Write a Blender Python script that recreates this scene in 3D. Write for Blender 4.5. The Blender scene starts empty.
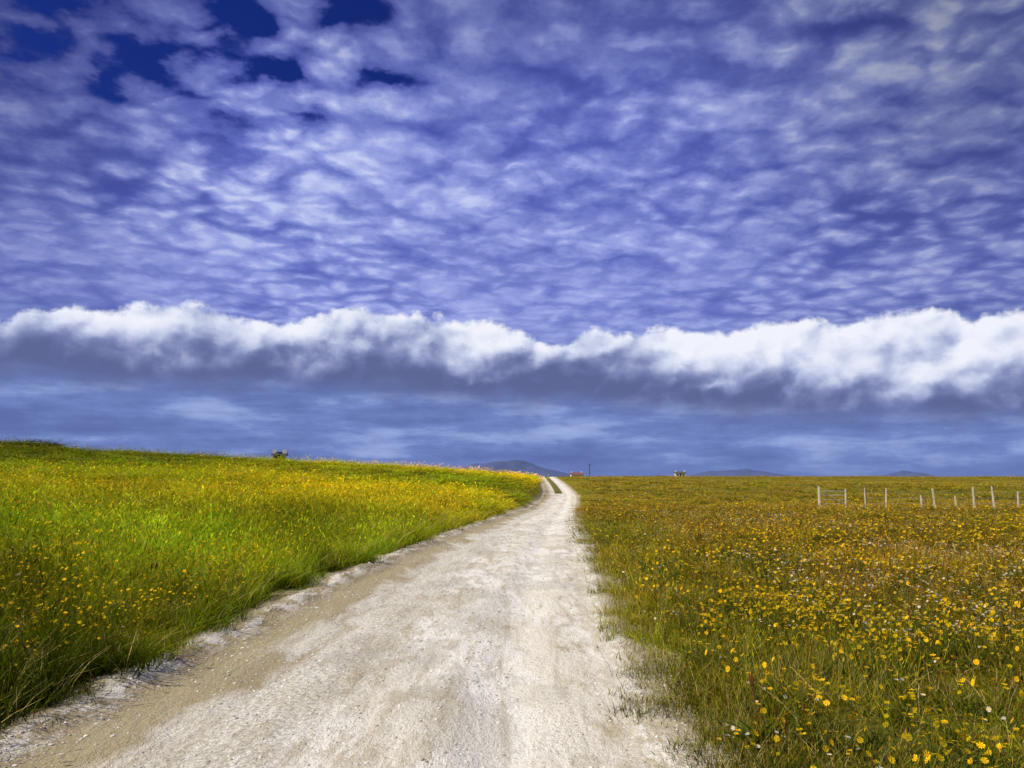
import bpy, math, random
import numpy as np
from mathutils import Vector, Matrix, Euler
rng=np.random.default_rng(7); random.seed(7)
sc=bpy.context.scene
F=773.0; PITCH=math.radians(6.7); EYE=1.6
def lin(r,g,b):
    def f(c):
        c/=255.0
        return c/12.92 if c<=0.04045 else ((c+0.055)/1.055)**2.4
    return (f(r),f(g),f(b),1.0)
def pix_dir(px,py):
    x=(px-512)/F; u=(384-py)/F
    y=math.cos(PITCH)-u*math.sin(PITCH); z=math.sin(PITCH)+u*math.cos(PITCH)
    return x,y,z
def pix_azel(px,py):
    x,y,z=pix_dir(px,py)
    return math.degrees(math.atan2(x,y)), math.degrees(math.atan2(z,math.hypot(x,y)))

# ------------------------------------------------------------ noise
def vnoise(x,y,scale,seed):
    r=np.random.default_rng(seed); T=r.random((256,256))
    X=np.asarray(x)/scale+1000.3; Y=np.asarray(y)/scale+1000.7
    xi=np.floor(X).astype(int); yi=np.floor(Y).astype(int)
    fx=X-xi; fy=Y-yi; fx=fx*fx*(3-2*fx); fy=fy*fy*(3-2*fy)
    a=T[xi%256,yi%256]; b=T[(xi+1)%256,yi%256]; c=T[xi%256,(yi+1)%256]; d=T[(xi+1)%256,(yi+1)%256]
    return (a*(1-fx)+b*fx)*(1-fy)+(c*(1-fx)+d*fx)*fy
def fbm(x,y,scale,seed,o=4):
    s=0;w=0;a=1.0
    for i in range(o):
        s=s+a*vnoise(x,y,scale/2**i,seed+i*17); w+=a; a*=0.55
    return s/w
def sstep(a,b,x):
    t=np.clip((np.asarray(x,dtype=float)-a)/(b-a),0,1); return t*t*(3-2*t)

# ------------------------------------------------------------ terrain functions
def smooth_tab(k,v,sig):
    ys=np.arange(-60,900,1.0); z=np.interp(ys,k,v)
    g=np.exp(-0.5*(np.arange(-20,21)/sig)**2); g/=g.sum()
    return ys,np.convolve(np.pad(z,20,mode='edge'),g,mode='valid')
ZY,ZV=smooth_tab([-60,0,5,17,31,50,68,90,120,160,200,225,300,500,900],[0.2,0,0,-0.1,-0.4,-0.85,-1.3,-0.95,-0.35,0.45,1.0,1.0,0.0,-5,-12],4)
CY,CV=smooth_tab([-60,0,5.7,7.8,11,17.4,31,68,90,105,130,170,210,300,900],[-3.5,-1.15,-1.05,-.95,-.77,-.4,.5,3.5,5.5,6.2,7.0,8.0,9.2,13,20],3)
def zr(y): return np.interp(y,ZY,ZV)
def cx(y): return np.interp(y,CY,CV)
ky=[-60,10,30,60,90,120,200,320]; ka=[0,1,3,17,34,52,64,120]
tab=np.array([[0,.18,.32,.8,1.4,2.0,2.5,3],
 [0,.18,.32,.8,1.4,2.0,2.5,3],
 [0,.22,.42,1.0,1.6,2.4,3.0,3.4],
 [0,.6,1.2,2.2,3.0,4.2,4.6,5.0],
 [0,1.0,2.1,3.5,4.4,5.5,5.9,6.4],
 [0,.8,1.5,2.5,3.0,4.0,4.5,5.0],
 [0,.1,.2,.2,.3,.3,.3,.3],
 [0,0,0,0,0,0,0,0]])
GA=np.arange(0,121,1.0); GY=np.arange(-60,321,2.0)
t1=np.array([np.interp(GA,ka,r) for r in tab])
G=np.array([np.interp(GY,ky,t1[:,j]) for j in range(len(GA))]).T
g=np.exp(-0.5*(np.arange(-8,9)/3.0)**2); g/=g.sum()
G=np.apply_along_axis(lambda v:np.convolve(np.pad(v,8,mode='edge'),g,mode='valid'),0,G)
def leftrel(a,y):
    a=np.clip(a,0,119.99); yy=np.clip((y+60)/2.0,0,len(GY)-1.001)
    ai=a.astype(int); yi=yy.astype(int); fa=a-ai; fy=yy-yi
    return (G[yi,ai]*(1-fa)+G[yi,ai+1]*fa)*(1-fy)+(G[yi+1,ai]*(1-fa)+G[yi+1,ai+1]*fa)*fy
def height(x,y):
    x=np.asarray(x,dtype=float); y=np.asarray(y,dtype=float)
    t=x-cx(y); z=zr(y)
    aL=np.clip(-t-2.0,0,None); aR=np.clip(t-2.0,0,None)
    z=z+leftrel(aL,y)
    z=z+0.10*sstep(0,0.8,aR)
    off=np.clip(aL+aR,0,None)
    near=np.exp(-np.abs(y)/400)
    z=z+sstep(0,3,off)*near*(0.14*(fbm(x,y,3.0,11,3)-.5)+0.55*sstep(3,20,off)*(fbm(x,y,22,21,3)-.5))
    z=z+0.9*np.exp(-((x+56)/3.2)**2-((y-92)/5)**2)+0.5*np.exp(-((x+62)/4)**2-((y-92)/5)**2)
    inr=1-sstep(1.9,2.3,np.abs(t))
    z=z-inr*0.050*(np.exp(-((np.abs(t)-0.95)/0.28)**2))+inr*0.015*(1-(t/2)**2)
    z=z+inr*0.045*(fbm(x,y,0.9,31,3)-.5)*near
    # sandy lip thrown up along the margins
    z=z+(.12*np.exp(-((t+1.95)/.20)**2)+.06*np.exp(-((t-2.0)/.18)**2))*(.2+1.3*fbm(x,y,.5,33,3))*near
    return z

# ------------------------------------------------------------ colour of vegetation, with vignette darkening near the camera
def tints(x,y):
    t=x-cx(y); r=np.hypot(x,y)
    n1=fbm(x,y,9,41,4)[:,None]; n2=fbm(x,y,2.2,51,3)[:,None]; n3=fbm(x*0.35,y,14,61,4)[:,None]; n4=fbm(x,y,1.0,71,3)[:,None]
    def C(*c): return np.array(c)[None,:]
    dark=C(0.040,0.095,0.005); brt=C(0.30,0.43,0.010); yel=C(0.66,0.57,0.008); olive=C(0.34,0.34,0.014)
    k=sstep(4.5,14,r)[:,None]  # darker green near the camera, also carries the corner vignette as colour
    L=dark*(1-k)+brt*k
    m=sstep(0.42,0.62,n1); L=L*(1-0.5*m)+olive*0.5*m*(.3+.7*k)
    m=sstep(0.45,0.65,n2); L=L*(1-0.38*m)
    m=sstep(0.48,0.66,n4); L=L*(1-0.35*m)
    m=(sstep(18,50,y)*(1-sstep(12,42,-t)))[:,None]*sstep(0.30,0.52,n3); L=L*(1-.8*m)+yel*.8*m
    m=(sstep(45,80,y)*sstep(30,55,-t))[:,None]; L=L*(1-0.5*m)
    brown=C(0.29,0.200,0.010); org=C(0.48,0.34,0.009); grn=C(0.19,0.21,0.009); rust=C(0.20,0.125,0.012)
    R=brown+0*L
    m=sstep(0.45,0.65,n1); R=R*(1-.6*m)+grn*.6*m
    m=sstep(0.46,0.64,n3); R=R*(1-.6*m)+org*.6*m
    m=sstep(0.50,0.68,n2); R=R*(1-.45*m)+rust*.45*m
    m=sstep(0.48,0.66,n4); R=R*(1-0.25*m)
    m=(1-sstep(.8,4.5,t-2+3*(n2[:,0]-.5)))[:,None]*(1-sstep(20,60,y))[:,None]; R=R*(1-.7*m)+C(0.21,0.245,0.010)*.7*m
    m=(1-sstep(3.8,8,r))[:,None]; R=R*(1-.65*m)+C(0.095,0.095,0.007)*.65*m  # near right meadow tint darkened too, vignette put into the plant colour
    m=sstep(60,85,y)[:,None]; R=R*(1-.5*m)+C(0.27,0.26,0.014)*.5*m
    s=sstep(-0.5,0.5,t)[:,None]
    out=L*(1-s)+R*s
    m=(np.abs(t)<1.0)[:,None]
    return np.where(m,C(.20,.19,.05),out)

# ------------------------------------------------------------ node helpers
class NT:
    def __init__(s,tree): s.t=tree; s.n=tree.nodes; s.l=tree.links
    def node(s,typ,ins=None,**p):
        n=s.n.new(typ)
        for k,v in p.items(): setattr(n,k,v)
        for k,v in (ins or {}).items():
            sk=n.inputs[k]
            if isinstance(v,bpy.types.NodeSocket): s.l.new(v,sk)
            else: sk.default_value=v
        return n
    def m(s,op,a,b=0.0,c=0.0,clamp=False):
        n=s.n.new('ShaderNodeMath'); n.operation=op; n.use_clamp=clamp
        for i,v in enumerate((a,b,c)):
            if isinstance(v,bpy.types.NodeSocket): s.l.new(v,n.inputs[i])
            else: n.inputs[i].default_value=v
        return n.outputs[0]
    def ss(s,a,b,x,lo=0.0,hi=1.0):
        n=s.node('ShaderNodeMapRange',{0:x,1:a,2:b,3:lo,4:hi},interpolation_type='SMOOTHSTEP'); return n.outputs[0]
    def mix(s,f,a,b,bt='MIX'):
        n=s.n.new('ShaderNodeMix'); n.data_type='RGBA'; n.blend_type=bt
        for i,v in ((0,f),(6,a),(7,b)):
            if isinstance(v,bpy.types.NodeSocket): s.l.new(v,n.inputs[i])
            else: n.inputs[i].default_value=v
        return n.outputs[2]
    def noise(s,vec,scale,detail=5,rough=.55,dist=0.0,dim='3D'):
        return s.node('ShaderNodeTexNoise',{'Vector':vec,'Scale':scale,'Detail':detail,'Roughness':rough,'Distortion':dist},noise_dimensions=dim).outputs[0]
    def vor(s,vec,scale,sm=0.6):
        n=s.n.new('ShaderNodeTexVoronoi'); n.voronoi_dimensions='2D'; n.feature='SMOOTH_F1' if sm>0 else 'F1'
        s.l.new(vec,n.inputs['Vector']); n.inputs['Scale'].default_value=scale
        if sm>0: n.inputs['Smoothness'].default_value=sm
        return n.outputs['Distance']
    def ramp(s,f,pts,interp='EASE'):
        n=s.n.new('ShaderNodeValToRGB'); s.l.new(f,n.inputs[0]); cr=n.color_ramp; cr.interpolation=interp
        while len(cr.elements)<len(pts): cr.elements.new(0.5)
        for e,(p,c) in zip(cr.elements,pts): e.position=p; e.color=c
        return n.outputs[0]
    def vmul(s,v,sc_):
        return s.node('ShaderNodeVectorMath',{0:v,1:sc_},operation='MULTIPLY').outputs[0]
    def vadd(s,v,o):
        return s.node('ShaderNodeVectorMath',{0:v,1:o},operation='ADD').outputs[0]
def newmat(name):
    m=bpy.data.materials.new(name); m.use_nodes=True; m.node_tree.nodes.clear()
    nt=NT(m.node_tree); out=nt.node('ShaderNodeOutputMaterial'); return m,nt,out
def simple(name,col,rough=.8,var=.3,scale=8,bump=0.0):
    m,nt,out=newmat(name)
    g_=nt.node('ShaderNodeNewGeometry').outputs['Position']
    n=nt.noise(g_,scale,4,.65)
    c=nt.mix(nt.ss(.3,.7,n),tuple(v*(1-var) for v in col[:3])+(1,),tuple(min(1,v*(1+var)) for v in col[:3])+(1,))
    b=nt.node('ShaderNodeBsdfPrincipled',{'Base Color':c,'Roughness':rough})
    if bump:
        bp=nt.node('ShaderNodeBump',{'Strength':bump,'Distance':.01,'Height':n}); nt.l.new(bp.outputs[0],b.inputs['Normal'])
    nt.l.new(b.outputs[0],out.inputs[0]); return m

# ------------------------------------------------------------ WORLD / SKY
SUN_EL=50; SUN_AZ=-112
w=bpy.data.worlds.new("World"); sc.world=w; w.use_nodes=True; w.node_tree.nodes.clear()
W=NT(w.node_tree)
wo=W.node('ShaderNodeOutputWorld')
D=W.node('ShaderNodeVectorMath',{0:W.node('ShaderNodeTexCoord').outputs['Generated']},operation='NORMALIZE').outputs[0]
sp=W.node('ShaderNodeSeparateXYZ',{0:D}); X,Y,Z=sp.outputs
el=W.m('MULTIPLY',W.m('ARCSINE',Z),57.29578)
az=W.m('MULTIPLY',W.m('ARCTAN2',X,Y),57.29578)
sky=W.node('ShaderNodeTexSky',sky_type='NISHITA',sun_disc=False,sun_elevation=math.radians(SUN_EL),sun_rotation=math.radians(SUN_AZ%360),ozone_density=2.0,dust_density=0.3,air_density=1.0)
def curve(src,trace):
    f=W.m('DIVIDE',W.m('ADD',src,40.0),80.0,clamp=True)
    n=W.n.new('ShaderNodeFloatCurve'); W.l.new(f,n.inputs['Value'])
    c=n.mapping.curves[0]; pts=[]
    for px,py in trace:
        a,e=pix_azel(px,py); pts.append(((a+40)/80,e/20))
    pts=[(0,pts[0][1])]+pts+[(1,pts[-1][1])]
    while len(c.points)<len(pts): c.points.new(.5,.5)
    for p,q in zip(c.points,pts): p.location=q
    n.mapping.update()
    return W.m('MULTIPLY',n.outputs[0],20.0)
T=curve(az,[(0,318),(30,304),(80,302),(110,311),(150,304),(200,308),(250,318),(300,320),(350,309),(410,312),(450,314),(490,323),(530,332),(552,343),(590,330),(620,333),(660,325),(700,331),(760,323),(800,319),(850,321),(880,313),(920,311),(950,305),(970,318),(990,307),(1024,304)])
Bt=curve(az,[(0,378),(150,388),(300,390),(450,400),(530,404),(560,404),(650,412),(800,420),(900,420),(1024,422)])
p2=W.node('ShaderNodeCombineXYZ',{0:W.m('DIVIDE',az,57.3),1:W.m('DIVIDE',el,48.0),2:0.0}).outputs[0]
wv=W.node('ShaderNodeTexNoise',{'Vector':p2,'Scale':26.0,'Detail':4.0,'Roughness':.6},noise_dimensions='2D').outputs['Color']
pw=W.vadd(p2,W.vmul(W.vadd(wv,(-.5,-.5,0)),(.035,.035,0)))
def billow(v):
    a=W.vor(v,13,.6); b=W.vor(v,34,.5)
    s=W.m('MULTIPLY',a,-.55); s=W.m('MULTIPLY_ADD',b,-.27,s)
    return W.m('ADD',s,.95)
b0=billow(pw); b1=billow(W.vadd(pw,(-.008,.013,0)))
relief=W.m('SUBTRACT',b0,b1)  # cloud light from upper left, painted into the sky colour
nb=W.noise(p2,18,5,.55,dim='2D'); nf=W.noise(p2,70,5,.6,dim='2D')
top=W.m('ADD',T,W.m('ADD',W.m('MULTIPLY',W.m('SUBTRACT',b0,.64),2.2),W.m('MULTIPLY',W.m('SUBTRACT',nf,.5),.9)))
bot=W.m('ADD',Bt,W.m('MULTIPLY',W.m('SUBTRACT',nb,.5),1.6))
mt=W.ss(-.12,.50,W.m('SUBTRACT',top,el)); mb=W.ss(-1.0,1.5,W.m('SUBTRACT',el,bot))
cmask=W.m('MULTIPLY',mt,mb)
hh=W.m('DIVIDE',W.m('SUBTRACT',el,Bt),W.m('MAXIMUM',W.m('SUBTRACT',T,Bt),.5))
nlow=W.noise(W.vmul(p2,(1,2.0,1)),5,4,.5,dim='2D')
sh=W.m('ADD',hh,W.m('MULTIPLY',relief,.9)); sh=W.m('ADD',sh,W.m('MULTIPLY',W.m('SUBTRACT',nlow,.5),1.0))
sh=W.m('ADD',sh,W.m('MULTIPLY',W.m('SUBTRACT',nb,.5),.30))
sh=W.m('ADD',sh,W.m('MULTIPLY',W.m('SUBTRACT',nf,.5),.12))
sh=W.m('ADD',sh,W.ss(-12,12,az,-.02,.07))
ccol=W.ramp(sh,[(0,lin(96,106,152)),(.24,lin(90,100,148)),(.46,lin(124,134,182)),(.64,lin(178,187,222)),(.82,lin(222,228,247)),(1.0,lin(244,246,254))],'B_SPLINE')  # bright tops and grey undersides: cloud shading held in the colour
# altocumulus sheet, projected on a plane overhead
zz=W.m('ADD',W.m('MAXIMUM',Z,0.0),.15)
q=W.node('ShaderNodeCombineXYZ',{0:W.m('DIVIDE',X,zz),1:W.m('DIVIDE',Y,zz),2:0.0}).outputs[0]
q=W.node('ShaderNodeVectorRotate',{'Vector':q,'Angle':math.radians(-9)},rotation_type='Z_AXIS').outputs[0]
wn=W.node('ShaderNodeTexNoise',{'Vector':q,'Scale':6.0,'Detail':5.0,'Roughness':.55},noise_dimensions='2D').outputs['Color']
qw=W.vadd(q,W.vmul(W.vadd(wn,(-.5,-.5,0)),(.16,.16,0)))
a1=W.noise(W.vmul(qw,(.9,1.1,1)),5.5,6,.54,dim='2D'); a2=W.noise(q,1.5,4,.55,dim='2D')
a3=W.m('SUBTRACT',1.0,W.vor(W.vmul(qw,(.9,1.1,1)),12.0,.75)); a4=W.noise(q,30,4,.55,dim='2D')
# puffs are distinct in some areas and merge into a veil in others
pf=W.ss(.40,.60,W.noise(q,.9,3,.5,dim='2D'),.22,.42)
d=W.m('MULTIPLY',a1,.34); d=W.m('MULTIPLY_ADD',a2,.30,d); d=W.m('ADD',d,W.m('MULTIPLY',W.m('SUBTRACT',a3,.62),pf)); d=W.m('MULTIPLY_ADD',a4,.10,d); d=W.m('ADD',d,.185)
hole=W.m('MULTIPLY',W.m('MULTIPLY',W.ss(-2,-15,az),W.ss(20,28,el)),W.ss(-44,-32,az,.4,1.))
cen=W.m('MULTIPLY',W.m('MULTIPLY',W.ss(-38,-12,az),W.ss(34,6,az)),W.ss(36,20,el))
dens=W.m('ADD',d,W.m('MULTIPLY',hole,-.085)); dens=W.m('ADD',dens,W.m('MULTIPLY_ADD',cen,.05,.02))
lvl0=W.ss(.36,.82,dens)
lf=W.ss(22,12,el,0,.40)
lvl=W.m('ADD',W.m('MULTIPLY',lvl0,W.m('SUBTRACT',1.0,lf)),W.m('MULTIPLY',lf,.62))
acol=W.ramp(lvl,[(0,lin(70,82,166)),(.25,lin(94,107,188)),(.5,lin(122,135,208)),(.75,lin(154,166,228)),(1,lin(200,208,244))],'LINEAR')
dark=W.ss(22,39,el,1,.56)
side=W.m('MAXIMUM',W.ss(8,34,az),W.m('MULTIPLY',W.ss(-18,-36,az),.8)); side=W.m('SUBTRACT',1.0,W.m('MULTIPLY',side,W.ss(12,24,el,.2,.46)))
dk=W.m('MULTIPLY',dark,side)  # dims cloud colour towards top and sides, partly standing in for vignette
dkv=W.node('ShaderNodeCombineColor',{0:dk,1:W.m('POWER',dk,1.02),2:dk}).outputs[0]
acol=W.mix(1.0,acol,dkv,'MULTIPLY')
st=W.noise(W.vmul(D,(1,1,7)),4,6,.6); st2=W.noise(W.vmul(D,(1,1,3)),9,5,.6)
stm=W.m('ADD',W.m('MULTIPLY',st,.6),W.m('MULTIPLY',st2,.4))
lowc=W.ramp(W.ss(.36,.66,stm),[(0,lin(94,112,172)),(.5,lin(113,134,194)),(1,lin(154,173,223))],'LINEAR')
lowc=W.mix(W.ss(1.6,0.0,el,0,.5),lowc,lin(104,124,182))
fl=W.ss(12.0,6.5,el)
acol=W.mix(fl,acol,lowc)
gap=W.m('MULTIPLY',W.ss(.50,.40,dens),W.ss(.05,.5,hole))
amask=W.m('MAXIMUM',W.m('SUBTRACT',1.0,gap),fl)
bgS=W.node('ShaderNodeBackground',{'Color':W.mix(1.0,sky.outputs[0],(.12,.22,.95,1),'MULTIPLY'),'Strength':.055})
allc=W.mix(cmask,acol,ccol)
bgC=W.node('ShaderNodeBackground',{'Color':allc,'Strength':1.0})
mx=W.node('ShaderNodeMixShader',{0:W.m('MAXIMUM',amask,cmask),1:bgS.outputs[0],2:bgC.outputs[0]})
W.l.new(mx.outputs[0],wo.inputs[0])

sun=bpy.data.lights.new('sun','SUN'); sun.energy=5.0; sun.angle=math.radians(.5); sun.color=(1,.95,.84)
so=bpy.data.objects.new('sun',sun); sc.collection.objects.link(so)
e_=math.radians(SUN_EL); a_=math.radians(SUN_AZ)
sd=Vector((math.cos(e_)*math.sin(a_),math.cos(e_)*math.cos(a_),math.sin(e_)))
so.rotation_euler=sd.to_track_quat('Z','Y').to_euler(); so.location=(-20,-10,30)

# ------------------------------------------------------------ mesh helper
def mesh_from(name,V,Fc,smooth=True):
    me=bpy.data.meshes.new(name); V=np.asarray(V,dtype=np.float32); Fc=np.asarray(Fc,dtype=np.int32)
    k=Fc.shape[1]
    me.vertices.add(len(V)); me.vertices.foreach_set('co',V.ravel())
    me.loops.add(Fc.size); me.loops.foreach_set('vertex_index',Fc.ravel())
    me.polygons.add(len(Fc)); me.polygons.foreach_set('loop_start',np.arange(len(Fc),dtype=np.int32)*k)
    me.update(calc_edges=True); me.validate()
    if smooth: me.polygons.foreach_set('use_smooth',np.ones(len(me.polygons),dtype=bool))
    return me
def addobj(name,me,parent=None):
    o=bpy.data.objects.new(name,me); sc.collection.objects.link(o)
    if parent: o.parent=parent
    return o

# ------------------------------------------------------------ ground + road grids
ys=list(np.arange(-14,14,.09)); s=.09
while ys[-1]<6000: s*=1.03; ys.append(ys[-1]+s)
ys=np.array(ys)
tp=list(np.arange(0,2.95,.07)); s=.07
while tp[-1]<5000: s*=1.045; tp.append(tp[-1]+s)
tp=np.array(tp); ts=np.concatenate([-tp[:0:-1],tp])
TT,YY=np.meshgrid(ts,ys); XX=TT+cx(YY)
ZZ=height(XX.ravel(),YY.ravel()).reshape(XX.shape)
ny,nx=XX.shape
idx=np.arange(ny*nx).reshape(ny,nx)
quads=np.stack([idx[:-1,:-1],idx[:-1,1:],idx[1:,1:],idx[1:,:-1]],-1).reshape(-1,4)
P=np.stack([XX,YY,ZZ],-1).reshape(-1,3)
gm=mesh_from('ground',P,quads)
def setcol(me,name,arr):
    a=me.attributes.new(name,'FLOAT_COLOR','POINT'); a.data.foreach_set('color',np.concatenate([arr,np.ones((len(arr),1))],1).astype(np.float32).ravel())
def setf(me,name,arr):
    a=me.attributes.new(name,'FLOAT','POINT'); a.data.foreach_set('value',np.asarray(arr,dtype=np.float32).ravel())
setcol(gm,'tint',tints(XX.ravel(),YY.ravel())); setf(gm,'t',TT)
ground=addobj('ground',gm)
jc=np.where(np.abs(ts)<2.25)[0]; ir=np.where(ys<240)[0]
RX=XX[np.ix_(ir,jc)].copy(); RY=YY[np.ix_(ir,jc)]; RT=TT[np.ix_(ir,jc)]
wob=0.28*(fbm(RY*1.0,RY*0+3*np.sign(RT),1.3,77,4)-.5)+0.12*(vnoise(RY,RY*0+np.sign(RT)*9,6,78)-.5)
RX=RX+np.sign(RT)*wob*sstep(1.2,2.2,np.abs(RT))
RZ=height(RX.ravel(),RY.ravel()).reshape(RX.shape)+.010
n2,m2=RX.shape; id2=np.arange(n2*m2).reshape(n2,m2)
q2=np.stack([id2[:-1,:-1],id2[:-1,1:],id2[1:,1:],id2[1:,:-1]],-1)
tm=(RT[:-1,:-1]+RT[:-1,1:])/2; ym=RY[:-1,:-1]
keep=~((np.abs(tm)<.50)&(ym>96))
rm=mesh_from('gravel_track',np.stack([RX,RY,RZ],-1).reshape(-1,3),q2[keep])
setf(rm,'t',RT)
road=addobj('gravel_track',rm)

def road_nodes(nt):
    pos=nt.node('ShaderNodeNewGeometry').outputs['Position']
    t=nt.node('ShaderNodeAttribute',attribute_name='t').outputs['Fac']
    ps=nt.vmul(pos,(1,.33,0))
    n1=nt.noise(ps,1.3,6,.62,.4,'2D'); n2_=nt.noise(ps,5,5,.65,0,'2D'); n3=nt.noise(pos,70,3,.7,0,'2D'); n4=nt.noise(nt.vmul(pos,(1,.6,0)),.8,6,.68,0,'2D')
    n5=nt.noise(nt.vmul(pos,(6,.5,0)),1.0,5,.65,0,'2D'); n6=nt.noise(pos,22,4,.75,0,'2D')
    at=nt.m('ABSOLUTE',t)
    light=lin(232,225,208); sand=lin(168,151,113); grey=lin(164,158,144); pale=lin(248,244,234)
    c=nt.mix(nt.ss(.40,.60,n1),light,pale)
    tn=nt.m('ADD',t,nt.m('MULTIPLY',nt.m('SUBTRACT',n1,.5),.9))
    c=nt.mix(nt.m('MULTIPLY',nt.ss(.48,.64,n4),.40),c,grey)
    # loose grey gravel left of the centre, between the wheel tracks
    gb=nt.m('MULTIPLY',nt.ss(-1.3,-.85,tn),nt.ss(.0,-.5,tn))
    c=nt.mix(nt.m('MULTIPLY',gb,nt.ss(.36,.60,n6,.12,.65)),c,grey)
    c=nt.mix(nt.ss(.50,.68,n5,0,.34),c,sand)
    lf_=nt.m('ADD',nt.m('MULTIPLY',t,-1.0),nt.m('MULTIPLY',nt.m('SUBTRACT',n1,.5),1.8))
    c=nt.mix(nt.ss(.95,1.35,lf_,0,.92),c,sand)
    rf=nt.m('ADD',t,nt.m('MULTIPLY',nt.m('SUBTRACT',n2_,.5),1.6))
    c=nt.mix(nt.ss(1.45,2.0,rf,0,.75),c,sand)
    ce=nt.m('SUBTRACT',n2_,nt.m('MULTIPLY',at,.12))
    c=nt.mix(nt.ss(.47,.59,ce,0,.40),c,sand)
    ed=nt.ss(.24,.0,nt.m('ABSOLUTE',nt.m('SUBTRACT',at,1.88)))
    c=nt.mix(nt.m('MULTIPLY',ed,nt.ss(.47,.55,n2_,0,.7)),c,pale)
    c=nt.mix(nt.ss(.30,.60,n3,.28,0),c,lin(120,110,88))
    c=nt.mix(nt.ss(.44,.68,n6,.0,.26),c,lin(138,130,110))
    hgt=nt.m('ADD',nt.m('MULTIPLY',n3,.8),nt.m('MULTIPLY',n2_,3.0)); hgt=nt.m('ADD',hgt,nt.m('MULTIPLY',n6,1.4))
    return c,hgt,pos,t
m,nt,out=newmat('track_mat'); c,hgt,_,_=road_nodes(nt)
bp=nt.node('ShaderNodeBump',{'Strength':.8,'Distance':.016,'Height':hgt})
b=nt.node('ShaderNodeBsdfPrincipled',{'Base Color':c,'Roughness':.95,'Normal':bp.outputs[0],'Specular IOR Level':.15}); nt.l.new(b.outputs[0],out.inputs[0])
rm.materials.append(m)
m,nt,out=newmat('ground_mat'); c,hgt,pos,t=road_nodes(nt)
ti=nt.node('ShaderNodeAttribute',attribute_name='tint').outputs['Color']
ng=nt.noise(pos,6,6,.7,0,'2D'); ng2=nt.noise(pos,.7,5,.65,0,'2D')
soil=nt.mix(nt.ss(.35,.7,ng),lin(34,34,14),lin(84,76,38))
near=nt.mix(.45,soil,ti)
far=nt.mix(1.0,ti,nt.ramp(nt.m('ADD',nt.m('MULTIPLY',ng,.5),nt.m('MULTIPLY',ng2,.5)),[(.3,(.35,.35,.35,1)),(.7,(1.1,1.05,.9,1))],'LINEAR'),'MULTIPLY')
y_=nt.node('ShaderNodeSeparateXYZ',{0:pos}).outputs[1]
gc=nt.mix(nt.ss(15,60,y_),near,far)
edge=nt.m('ADD',nt.m('ABSOLUTE',t),nt.m('MULTIPLY',nt.m('SUBTRACT',ng2,.5),1.0))
ef=nt.ss(2.55,2.15,edge)
inner=nt.m('MULTIPLY',nt.ss(.75,.5,nt.m('ABSOLUTE',t)),nt.ss(92,100,y_))
ef=nt.m('MULTIPLY',ef,nt.m('SUBTRACT',1.0,inner))
gc=nt.mix(ef,gc,c)
b=nt.node('ShaderNodeBsdfPrincipled',{'Base Color':gc,'Roughness':.95,'Specular IOR Level':.1})
bp=nt.node('ShaderNodeBump',{'Strength':.8,'Distance':.05,'Height':ng}); nt.l.new(bp.outputs[0],b.inputs['Normal'])
nt.l.new(b.outputs[0],out.inputs[0])
gm.materials.append(m)

# ------------------------------------------------------------ plant parts
def leafmat(name,ramp_pts,use_tint=True,trans=.35,mul=1.0):
    m,nt,out=newmat(name)
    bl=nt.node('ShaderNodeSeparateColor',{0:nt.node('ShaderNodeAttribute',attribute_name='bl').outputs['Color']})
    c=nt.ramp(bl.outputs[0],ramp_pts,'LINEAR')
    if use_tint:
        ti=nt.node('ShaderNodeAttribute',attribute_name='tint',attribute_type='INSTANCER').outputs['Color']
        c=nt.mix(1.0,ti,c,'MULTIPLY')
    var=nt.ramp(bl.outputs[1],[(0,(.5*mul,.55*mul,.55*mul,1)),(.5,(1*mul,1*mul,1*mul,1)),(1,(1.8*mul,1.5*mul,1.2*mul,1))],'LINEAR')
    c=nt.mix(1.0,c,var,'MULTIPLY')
    d_=nt.node('ShaderNodeBsdfDiffuse',{'Color':c})
    if trans>0:
        t_=nt.node('ShaderNodeBsdfTranslucent',{'Color':c})
        x_=nt.node('ShaderNodeMixShader',{0:trans,1:d_.outputs[0],2:t_.outputs[0]}); nt.l.new(x_.outputs[0],out.inputs[0])
    else: nt.l.new(d_.outputs[0],out.inputs[0])
    return m
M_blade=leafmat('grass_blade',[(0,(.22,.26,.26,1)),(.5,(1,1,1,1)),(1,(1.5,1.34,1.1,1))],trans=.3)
M_head=leafmat('seed_head',[(0,(1.45,1.25,1.8,1)),(1,(2.0,1.75,3.5,1))],trans=.25)
M_straw=leafmat('straw',[(0,(.20,.16,.05,1)),(1,(.62,.54,.24,1))],use_tint=False,trans=.2)
M_yel=leafmat('yellow_petal',[(0,(.82,.50,.01,1)),(1,(.92,.66,.012,1))],use_tint=False,trans=.2,mul=.88)
M_cen=leafmat('flower_centre',[(0,(.45,.22,.01,1)),(1,(.5,.26,.01,1))],use_tint=False,trans=0)
M_wht=leafmat('white_petal',[(0,(.78,.78,.72,1)),(1,(.8,.8,.76,1))],use_tint=False,trans=.2,mul=.8)
M_stem=leafmat('flower_stem',[(0,(.04,.06,.01,1)),(1,(.14,.17,.02,1))],use_tint=False)
M_red=leafmat('sorrel_head',[(0,(.14,.07,.02,1)),(1,(.22,.11,.03,1))],use_tint=False,trans=.2)
M_dock=leafmat('weed_leaf',[(0,(.03,.06,.006,1)),(1,(.07,.12,.012,1))],use_tint=False,trans=.3)
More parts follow.
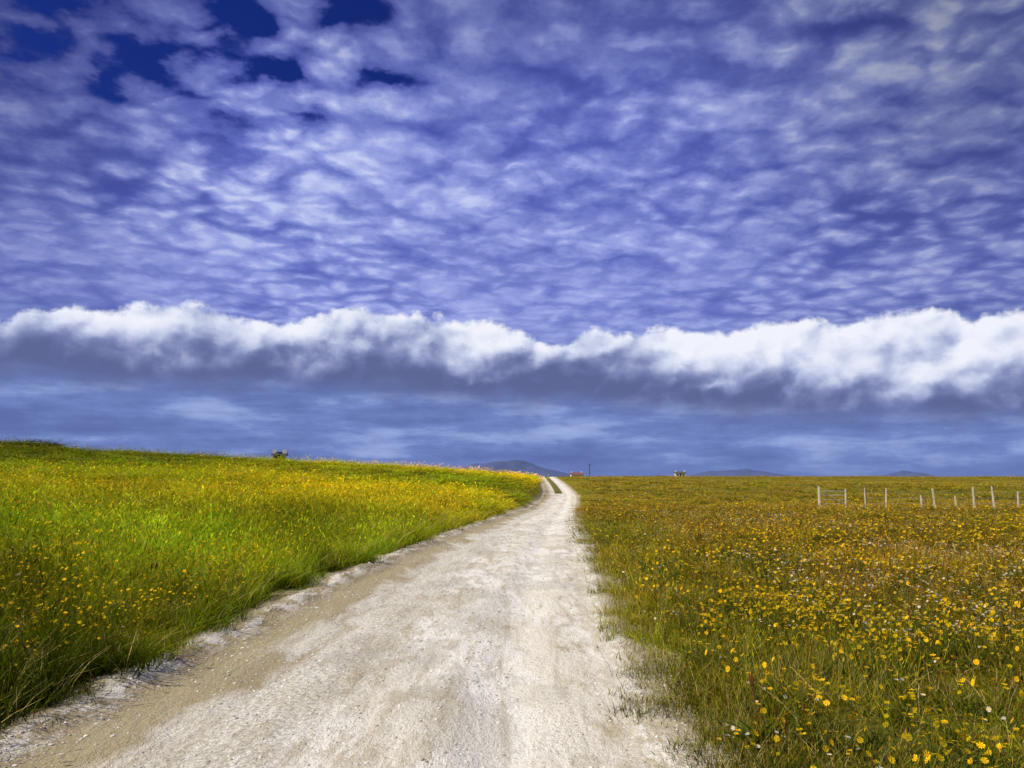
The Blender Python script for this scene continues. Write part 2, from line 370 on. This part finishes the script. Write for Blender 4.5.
class B:
    def __init__(s): s.V=[];s.F=[];s.C=[];s.M=[]
    def blade(s,base,h,wd,lean,ang,mat,segs=3,curl=1.0,taper=1.4,rnd=None,wprof=None):
        r=random.random() if rnd is None else rnd
        if wprof is not None: segs=len(wprof)-1
        dx,dy=math.cos(ang),math.sin(ang); fa=random.uniform(0,6.28); wx,wy=math.cos(fa),math.sin(fa)
        i0=len(s.V)
        for k in range(segs+1):
            u=k/segs
            ox=dx*lean*h*(0.25*u+.75*u*u*curl); oy=dy*lean*h*(0.25*u+.75*u*u*curl); oz=h*(u-.32*min(lean,1.3)*u*u)
            ww=wd*.5*((1-u**taper) if wprof is None else wprof[k])+.0003
            for sg in (-1,1):
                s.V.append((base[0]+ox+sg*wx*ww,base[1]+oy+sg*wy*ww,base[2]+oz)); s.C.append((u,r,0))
        for k in range(segs):
            a=i0+2*k; s.F.append((a,a+1,a+3,a+2)); s.M.append(mat)
        return (base[0]+dx*lean*h*(.25+.75*curl),base[1]+dy*lean*h*(.25+.75*curl),base[2]+h*(1-.32*min(lean,1.3)))
    def head(s,p,L,wd,ang,mat,lean=.3,n=2):
        r=random.random()
        for j in range(n):
            fa=ang+j*math.pi/n; wx,wy=math.cos(fa)*wd/2,math.sin(fa)*wd/2
            dx,dy=math.cos(ang)*L*lean,math.sin(ang)*L*lean
            i0=len(s.V)
            for u,ww in ((0,.15),(.35,1),(1,.05)):
                for sg in (-1,1):
                    s.V.append((p[0]+dx*u+sg*wx*ww,p[1]+dy*u+sg*wy*ww,p[2]+L*u)); s.C.append((u,r,0))
            for k in range(2):
                a=i0+2*k; s.F.append((a,a+1,a+3,a+2)); s.M.append(mat)
    def flower(s,p,R,npet,mp,mc,tilt,ang):
        rot=Matrix.Rotation(ang,3,'Z')@Matrix.Rotation(tilt,3,'X'); p=Vector(p); r=random.random()
        for k in range(npet):
            a=k*2*math.pi/npet+random.uniform(-.1,.1); d=math.pi/npet*.82; i0=len(s.V)
            up=random.uniform(.05,.3)*R
            for rr,da,z in ((.25,-d*.8,0),(.25,d*.8,0),(.9,d*.8,up),(1,-d*.6,up)):
                v=rot@Vector((math.cos(a+da)*R*rr,math.sin(a+da)*R*rr,z)); s.V.append(tuple(p+v)); s.C.append((rr,r,0))
            s.F.append((i0,i0+1,i0+2,i0+3)); s.M.append(mp)
        i0=len(s.V); s.V.append(tuple(p+rot@Vector((0,0,.22*R)))); s.C.append((1,r,0))
        for k in range(8):
            a=k*math.pi/4; s.V.append(tuple(p+rot@Vector((math.cos(a)*R*.33,math.sin(a)*R*.33,.08*R)))); s.C.append((.4,r,0))
        for k in range(0,8,2): s.F.append((i0,i0+1+k,i0+1+(k+1)%8,i0+1+(k+2)%8)); s.M.append(mc)
    def obj(s,name,mats,coll):
        me=mesh_from(name,s.V,s.F,smooth=False)
        a=me.attributes.new('bl','FLOAT_COLOR','POINT'); C=np.array(s.C,dtype=np.float32); C=np.concatenate([C,np.ones((len(C),1),dtype=np.float32)],1)
        if len(me.vertices)==len(C): a.data.foreach_set('color',C.ravel())
        for m_ in mats: me.materials.append(m_)
        if len(me.polygons)==len(s.M): me.polygons.foreach_set('material_index',np.array(s.M,dtype=np.int32))
        o=bpy.data.objects.new(name,me); coll.objects.link(o); return o
U=random.uniform
cg=bpy.data.collections.new('grass_parts'); MG=[M_blade,M_head,M_straw,M_red,M_dock]
def rp(R): a=U(0,6.283); r=R*math.sqrt(random.random()); return (r*math.cos(a),r*math.sin(a),-.02)
SW=[1,.8,.6]
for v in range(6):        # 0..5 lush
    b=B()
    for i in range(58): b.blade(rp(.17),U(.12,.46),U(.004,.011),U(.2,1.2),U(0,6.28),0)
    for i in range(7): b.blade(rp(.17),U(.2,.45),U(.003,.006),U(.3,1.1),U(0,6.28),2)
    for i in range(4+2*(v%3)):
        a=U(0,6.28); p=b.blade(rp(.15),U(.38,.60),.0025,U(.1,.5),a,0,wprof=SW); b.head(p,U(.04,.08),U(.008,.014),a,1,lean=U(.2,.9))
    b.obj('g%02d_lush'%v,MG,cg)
for v in range(6):        # 6..11 right, thin mixed
    b=B()
    for i in range(58): b.blade(rp(.19),U(.04,.18),U(.003,.006),U(.15,1.2),U(0,6.28),0)
    for i in range(10): b.blade(rp(.19),U(.10,.26),U(.0015,.003),U(.1,.8),U(0,6.28),2)
    for i in range(6+v%3*2):
        a=U(0,6.28); p=b.blade(rp(.19),U(.16,.32),.002,U(.05,.6),a,0,wprof=SW); b.head(p,U(.02,.045),U(.004,.009),a,1,lean=U(.2,.8))
    if v%2:
        for i in range(2):
            a=U(0,6.28); p=b.blade(rp(.19),U(.18,.30),.0025,U(.05,.3),a,3,wprof=SW); b.head(p,U(.03,.05),U(.006,.010),a,3)
    b.obj('g%02d_meadow'%(v+6),MG,cg)
for v in range(3):        # 12..14 short turf
    b=B()
    for i in range(60): b.blade(rp(.16),U(.03,.12),U(.003,.006),U(.3,1.3),U(0,6.28),0)
    for i in range(6): b.blade(rp(.16),U(.04,.12),U(.002,.004),U(.3,1.3),U(0,6.28),2)
    b.obj('g%02d_turf'%(v+12),MG,cg)
for v in range(3):        # 15..17 broadleaf weeds
    b=B()
    for i in range(16):
        b.blade((U(-.04,.04),U(-.04,.04),0),U(.12,.26),U(.02,.035),U(.5,1.3),U(0,6.28),4,wprof=[.15,.6,1,.7,.05])
    for i in range(2):
        a=U(0,6.28); p=b.blade((0,0,0),U(.28,.38),.005,U(.05,.2),a,3,wprof=SW); b.head(p,.08,.016,a,3,lean=.1,n=3)
    b.obj('g%02d_weed'%(v+15),MG,cg)
cf=bpy.data.collections.new('flower_parts'); MF=[M_stem,M_yel,M_cen,M_wht]
for v in range(4):
    b=B()
    for i in range(5+v%3):
        a=U(0,6.28); p=b.blade(rp(.22),U(.22,.39),.004,U(.05,.35),a,0,wprof=SW); b.flower(p,U(.012,.020),10,1,2,U(0,1.0),U(0,6.28))
        for k in range(3): b.blade((p[0]*.3,p[1]*.3,U(.02,.10)),U(.06,.12),.012,U(.6,1.3),U(0,6.28),0)
    b.obj('f%02d_marigold'%v,MF,cf)
for v in range(3):
    b=B()
    for i in range(4+v):
        a=U(0,6.28); p=b.blade(rp(.18),U(.20,.35),.003,U(.05,.35),a,0,wprof=SW); b.flower(p,U(.010,.015),10,3,1,U(0,.9),U(0,6.28))
    b.obj('f%02d_daisy'%(v+4),MF,cf)
for v in range(2):
    b=B()
    for i in range(5):
        a=U(0,6.28); p=b.blade(rp(.20),U(.36,.60),.003,U(.05,.3),a,0,wprof=SW); b.flower(p,U(.011,.018),6,1,1,U(0,.9),U(0,6.28))
    b.obj('f%02d_buttercup'%(v+7),MF,cf)
cs=bpy.data.collections.new('stone_parts')
m,nt,out=newmat('stone_mat')
ti=nt.node('ShaderNodeAttribute',attribute_name='tint',attribute_type='INSTANCER').outputs['Color']
b_=nt.node('ShaderNodeBsdfDiffuse',{'Color':ti}); nt.l.new(b_.outputs[0],out.inputs[0]); M_stone=m
import bmesh
from mathutils import noise as mn
for v in range(5):
    bm=bmesh.new(); bmesh.ops.create_icosphere(bm,subdivisions=2,radius=1)
    off=Vector((U(0,99),U(0,99),U(0,99)))
    for vv in bm.verts: vv.co*=1+.55*mn.noise(vv.co*.9+off)+.15*mn.noise(vv.co*2.5+off); vv.co.z*=.6
    me=bpy.data.meshes.new('s'); bm.to_mesh(me); bm.free(); me.materials.append(M_stone)
    cs.objects.link(bpy.data.objects.new('s%02d'%v,me))

def scatter(name,coll,pos,rot,scl,index,tint):
    me=bpy.data.meshes.new(name); n=len(pos); me.vertices.add(n); me.vertices.foreach_set('co',pos.astype(np.float32).ravel())
    for nm_,arr in (('rot',rot),('scl',scl)):
        a=me.attributes.new(nm_,'FLOAT_VECTOR','POINT'); a.data.foreach_set('vector',arr.astype(np.float32).ravel())
    a=me.attributes.new('idx','INT','POINT'); a.data.foreach_set('value',index.astype(np.int32))
    setcol(me,'tint',tint)
    o=addobj(name,me)
    ng=bpy.data.node_groups.new(name+'_gn','GeometryNodeTree')
    ng.interface.new_socket('Geometry',in_out='INPUT',socket_type='NodeSocketGeometry'); ng.interface.new_socket('Geometry',in_out='OUTPUT',socket_type='NodeSocketGeometry')
    N=ng.nodes; L=ng.links
    gi=N.new('NodeGroupInput'); go=N.new('NodeGroupOutput'); iop=N.new('GeometryNodeInstanceOnPoints'); ci=N.new('GeometryNodeCollectionInfo')
    ci.inputs['Collection'].default_value=coll; ci.inputs['Separate Children'].default_value=True; ci.inputs['Reset Children'].default_value=True
    def na(nm_,dt):
        x=N.new('GeometryNodeInputNamedAttribute'); x.data_type=dt; x.inputs['Name'].default_value=nm_; return x.outputs['Attribute']
    L.new(gi.outputs[0],iop.inputs['Points']); L.new(ci.outputs[0],iop.inputs['Instance']); iop.inputs['Pick Instance'].default_value=True
    L.new(na('idx','INT'),iop.inputs['Instance Index'])
    er=N.new('FunctionNodeEulerToRotation'); L.new(na('rot','FLOAT_VECTOR'),er.inputs[0]); L.new(er.outputs[0],iop.inputs['Rotation'])
    L.new(na('scl','FLOAT_VECTOR'),iop.inputs['Scale']); L.new(iop.outputs[0],go.inputs[0])
    md=o.modifiers.new('scatter','NODES'); md.node_group=ng
    return o
R0=8.0
def sample(d0,rmax,half=48,rmin=1.2):
    th=math.radians(half)*2
    n1_=int(d0*th*(R0**2-rmin**2)/2); n2_=int(d0*R0*R0*th*math.log(rmax/R0)*.8)
    r=np.concatenate([np.sqrt(rng.uniform(rmin**2,R0**2,n1_)),R0*np.exp(rng.uniform(0,math.log(rmax/R0),n2_))])
    a=rng.uniform(-th/2,th/2,len(r))
    return r*np.sin(a),r*np.cos(a),r
x,y,r=sample(56,235)
xb=rng.uniform(-9,9,2500); yb=rng.uniform(-5,1,2500)
x=np.concatenate([x,xb]); y=np.concatenate([y,yb]); r=np.concatenate([r,np.hypot(xb,yb)])
t=x-cx(y); at=np.abs(t)
edge=2.10+.60*(fbm(x,y,1.1,91,3)-.5)+.25*(vnoise(x,y,5,92)-.5)+np.where(t<0,-.06,-.10)
S=np.maximum(1,r/R0)
mid=(y>98)&(at<.36)
bare=(fbm(x,y,1.6,95,3)>.70)&(t>0)&(r<25)
k=((at>edge+.10*(S-1))|mid)&(~bare|(rng.random(len(x))<.25))&(y<235)
x,y,r,t,at,edge,S=[v[k] for v in (x,y,r,t,at,edge,S)]
n=len(x); L=t<0
ind=np.where(L,rng.integers(0,6,n),rng.integers(6,12,n))
turf=(at<edge+np.where(L,.18,.30))|(at<1)
ind=np.where(turf&(rng.random(n)<.75),rng.integers(12,15,n),ind)
greenstrip=(~L)&(t<4.0)&(rng.random(n)<.15); ind=np.where(greenstrip&~turf,rng.integers(0,6,n),ind)
lowp=(~L)&~turf&(rng.random(n)<.2); ind=np.where(lowp,rng.integers(12,15,n),ind)
weed=(rng.random(n)<.012)&(r<40)&~turf; ind=np.where(weed,rng.integers(15,18,n),ind)
hn=.25+1.5*fbm(x,y,1.3,96,4)
sxy=S**.80*rng.uniform(.8,1.3,n); sz=hn*rng.uniform(.7,1.25,n)*S**.10*np.where(greenstrip,.55,1)
sxy=np.where(weed,np.minimum(sxy,1.4),sxy); sxy=np.where(at<1,np.minimum(sxy,2),sxy); sz=np.where((at<1),sz*.7,sz)
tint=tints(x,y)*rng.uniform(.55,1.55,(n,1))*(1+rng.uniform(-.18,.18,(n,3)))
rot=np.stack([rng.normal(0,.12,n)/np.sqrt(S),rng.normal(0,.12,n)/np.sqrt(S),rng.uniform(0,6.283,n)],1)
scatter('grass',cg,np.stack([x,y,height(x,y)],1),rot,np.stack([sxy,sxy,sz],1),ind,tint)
print('grass',n)
x,y,r=sample(100,150)
t=x-cx(y); L=t<0; n=len(x); S=np.maximum(1,r/R0)
cl=fbm(x,y,1.9,101,4); cl2=fbm(x,y,1.6,111,3); cl3=fbm(x,y,6,121,3)
pr=np.where(L,0.09+.16*sstep(.4,.6,cl3)+.45*sstep(12,40,y)*(1-sstep(16,50,-t))*sstep(.36,.53,cl3)+.18*sstep(.48,.60,cl), .09+.80*sstep(.37,.55,cl)*sstep(2.4,4.0,t)*(.45+.8*sstep(.38,.56,cl3)))
pr=pr*np.where(r<4.5,.7,1)
pw_=np.where(L,.006,.02+.40*sstep(.47,.62,cl2)*sstep(3.2,5.5,t))
u=rng.random(n); isY=u<pr; isW=(u>=pr)&(u<pr+pw_)
k=(isY|isW)&(np.abs(t)>2.3+.12*(S-1))
x,y,r,t,S,isW,L=[v[k] for v in (x,y,r,t,S,isW,L)]; n=len(x)
ind=np.where(isW,rng.integers(4,7,n),np.where(L,rng.integers(7,9,n),rng.integers(0,4,n)))
s=S**.62*rng.uniform(.75,1.2,n); sz=np.where(L,1.05,1.12)*rng.uniform(.75,1.2,n)
rot=np.stack([rng.normal(0,.1,n),rng.normal(0,.1,n),rng.uniform(0,6.283,n)],1)
scatter('wildflowers',cf,np.stack([x,y,height(x,y)-.01*s],1),rot,np.stack([s,s,np.maximum(sz,s*.35)],1),ind,np.ones((n,3)))
print('flowers',n)
n=36000
y=1.5+26*rng.random(n)**1.7; tt=rng.uniform(-2.3,2.3,n)
dn=fbm(tt*1.5,y*.5,1.2,131,3)+.14*np.exp(-((tt+.6)/.45)**2)+.25*sstep(1.5,2.1,np.abs(tt))
k=rng.random(n)<sstep(.42,.68,dn)*.9+.06; y=y[k];tt=tt[k]; n=len(y); x=tt+cx(y)
s=.0025+.011*rng.random(n)**4.5+.0002*y
g0=rng.uniform(.28,.78,(n,1))*np.array([[1,.96,.86]])
rot=rng.uniform(0,6.28,(n,3))*np.array([[.05,.05,1]])
scatter('gravel',cs,np.stack([x,y,height(x,y)+.010],1),rot,np.stack([s,s,s],1),rng.integers(0,5,n),g0)

# ------------------------------------------------------------ fence, gate etc.
wood=simple('weathered_wood',lin(196,184,154),.85,.3,10,.4); wire=simple('fence_wire',(.25,.25,.24,1),.5,.1)
def cyl(bm,p0,p1,r0,r1,seg=8,jit=0):
    p0=Vector(p0);p1=Vector(p1); d=(p1-p0); q_=d.to_track_quat('Z','Y'); ra=[];rb=[]
    for k in range(seg):
        a=2*math.pi*k/seg; o=Vector((math.cos(a),math.sin(a),0))
        ra.append(bm.verts.new(p0+q_@(o*r0*(1+U(-jit,jit))))); rb.append(bm.verts.new(p1+q_@(o*r1*(1+U(-jit,jit)))))
    for k in range(seg): bm.faces.new((ra[k],ra[(k+1)%seg],rb[(k+1)%seg],rb[k]))
    bm.faces.new(rb); bm.faces.new(ra[::-1])
def bmobj(name,bm,mat,parent=None):
    me=bpy.data.meshes.new(name); bmesh.ops.recalc_face_normals(bm,faces=bm.faces); bm.to_mesh(me); bm.free(); me.materials.append(mat); return addobj(name,me,parent)
def gz(x,y): return float(height(np.array([x]),np.array([y]))[0])
def empty(name,loc=(0,0,0)):
    o=bpy.data.objects.new(name,None); sc.collection.objects.link(o); o.location=loc; return o
def pxy(px,D_): return ((px-512)/F*D_*.988,D_)
fence=empty('post_and_wire_fence')
posts=[(866,55,1.5),(886,52,1.4),(923,56,.95),(936,52,1.4),(957,58,.9),(975,52,1.5),(995,50,1.5),(1019,52,1.2),(1048,50,1.4),(1078,50,1.4),(1110,49,1.3)]
bm=bmesh.new(); tops=[]
for px,dd,h in posts:
    X_,Y_=pxy(px,dd); z=gz(X_,Y_); lx,ly=U(-.12,.12),U(-.12,.12)
    cyl(bm,(X_,Y_,z-.3),(X_+lx,Y_+ly,z+h),.085,.06,9,.15)
    if h>1.1: tops.append((X_,Y_,z))
bmobj('posts',bm,wood,fence)
bm=bmesh.new()
for a,b2 in zip(tops[:-1],tops[1:]):
    for hh_ in (.4,.75,1.1): cyl(bm,(a[0],a[1],a[2]+hh_),(b2[0],b2[1],b2[2]+hh_),.008,.008,5)
bmobj('wires',bm,wire,fence)
gate=empty('field_gate'); bm=bmesh.new()
X0,Y0=pxy(820,56); X1,Y1=pxy(846,56); z0=gz(X0,Y0); z1=gz(X1,Y1)
cyl(bm,(X0,Y0,z0-.3),(X0,Y0,z0+1.6),.12,.1,10,.06); cyl(bm,(X1,Y1,z1-.3),(X1+.05,Y1,z1+1.4),.08,.07,10,.06)
bmobj('gate_posts',bm,wood,gate); bm=bmesh.new()
for hh_ in (.35,.65,.95,1.25): cyl(bm,(X0+.1,Y0-.02,z0+hh_),(X1-.09,Y1-.02,z1+hh_),.025,.025,6)
cyl(bm,(X0+.12,Y0-.09,z0+1.25),(X1-.1,Y1-.09,z1+.35),.025,.025,6)
bmobj('gate_bars',bm,simple('gate_metal',(.42,.40,.34,1),.7,.2),gate)
white=simple('limewash',lin(228,226,220),.9,.06,3); redb=simple('roof_tile',(.17,.075,.06,1),.8,.15,3); slate=simple('slate',(.08,.08,.09,1),.7,.2,6); glass=simple('window_glass',(.03,.04,.05,1),.2,.1)
def house(name,px,D_,wd,dp,hw,hr,wall,roof,ang,dz=0):
    X_,Y_=pxy(px,D_); r_=empty(name,(X_,Y_,gz(X_,Y_)-.3+dz)); r_.rotation_euler=(0,0,ang)
    bm=bmesh.new(); a,b2=wd/2,dp/2
    v=[bm.verts.new(p) for p in ((-a,-b2,-3),(a,-b2,-3),(a,b2,-3),(-a,b2,-3),(-a,-b2,hw),(a,-b2,hw),(a,b2,hw),(-a,b2,hw),(-a,0,hw+hr),(a,0,hw+hr))]
    for f in ((0,1,5,4),(2,3,7,6),(1,2,6,9,5),(3,0,4,8,7)): bm.faces.new([v[i] for i in f])
    bmobj('walls',bm,wall,r_); bm=bmesh.new(); o_=.25; s_=hr/b2
    v=[bm.verts.new(p) for p in ((-a-o_,-b2-o_,hw-o_*s_+.05),(a+o_,-b2-o_,hw-o_*s_+.05),(a+o_,0,hw+hr+.05),(-a-o_,0,hw+hr+.05),(-a-o_,b2+o_,hw-o_*s_+.05),(a+o_,b2+o_,hw-o_*s_+.05))]
    bm.faces.new([v[i] for i in (0,1,2,3)]); bm.faces.new([v[i] for i in (3,2,5,4)])
    o2=bmobj('roof',bm,roof,r_); md=o2.modifiers.new('t','SOLIDIFY'); md.thickness=.12; md.offset=1
    bm=bmesh.new()
    for sx in (-.85,.85):
        bmesh.ops.create_cube(bm,size=1,matrix=Matrix.Translation((sx*a,0,hw+hr+.2))@Matrix.Diagonal((.6,.6,.8,1)))
    bmobj('chimneys',bm,wall,r_); bm=bmesh.new()
    for sx in (-.55,.55): bmesh.ops.create_cube(bm,size=1,matrix=Matrix.Translation((sx*a,-b2,hw*.55))@Matrix.Diagonal((.9,.06,1.0,1)))
    bmesh.ops.create_cube(bm,size=1,matrix=Matrix.Translation((0,-b2,1.0))@Matrix.Diagonal((.9,.06,2.0,1)))
    bmobj('windows_and_door',bm,glass,r_)
house('red_roofed_cottage',577,330,5.0,3.8,2.4,1.0,white,redb,.1,.0)
house('white_cottage',681,340,4.5,3.5,2.2,.6,white,slate,-.1,1.3)
# small white cottage whose top just clears the left-hand ridge, standing on its own rise
X_,Y_=pxy(278,118); zt=1.6+(475-457.0)/F*118
house('white_cottage',278,118,1.7,1.6,1.5,.25,white,slate,.15,zt-gz(X_,Y_)-1.0)
up=empty('utility_pole'); X_,Y_=pxy(590,330); z=gz(X_,Y_); bm=bmesh.new(); cyl(bm,(X_,Y_,z-.3),(X_,Y_,z+7),.16,.11); cyl(bm,(X_-.8,Y_,z+6.6),(X_+.8,Y_,z+6.6),.06,.06)
bmobj('pole_and_crossarm',bm,simple('dark_timber',(.06,.05,.04,1)),up)
hm=simple('hazy_hill_mat',lin(72,86,128),1,.12,.01)  # bluish distance haze put into the base colour
def hill(name,px,py,wpx,D_):
    X_=(px-512)/F*D_; wd=wpx/F*D_; H=1.6+(476-py)/F*D_+20
    n=70; V=[]
    for j in range(24):
        for i in range(n):
            u=(i/(n-1)-.5)*2; v=(j/23-.5)*2
            h=(math.cos(min(1,abs(u))*math.pi)*.5+.5)**.75*(math.cos(v*math.pi)*.5+.5)
            h*=.86+.28*mn.noise(Vector((u*3+px,v*2,0)))+.08*mn.noise(Vector((u*11+px,v*6,3)))
            V.append((X_+u*wd*.62,D_+v*wd*.5,-20+H*h*1.12))
    Fq=[(j*n+i,j*n+i+1,(j+1)*n+i+1,(j+1)*n+i) for j in range(23) for i in range(n-1)]
    me=mesh_from(name,V,Fq); me.materials.append(hm); addobj(name,me)
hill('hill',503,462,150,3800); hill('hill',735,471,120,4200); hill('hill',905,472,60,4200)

cam=bpy.data.cameras.new('camera'); cam.sensor_width=36; cam.lens=F/1024*36; cam.clip_end=20000; cam.clip_start=.05
co=bpy.data.objects.new('camera',cam); sc.collection.objects.link(co); co.location=(0,0,EYE); co.rotation_euler=(math.pi/2+PITCH,0,0); sc.camera=co
sc.view_settings.view_transform='Standard'; sc.view_settings.look='None'; sc.view_settings.exposure=0
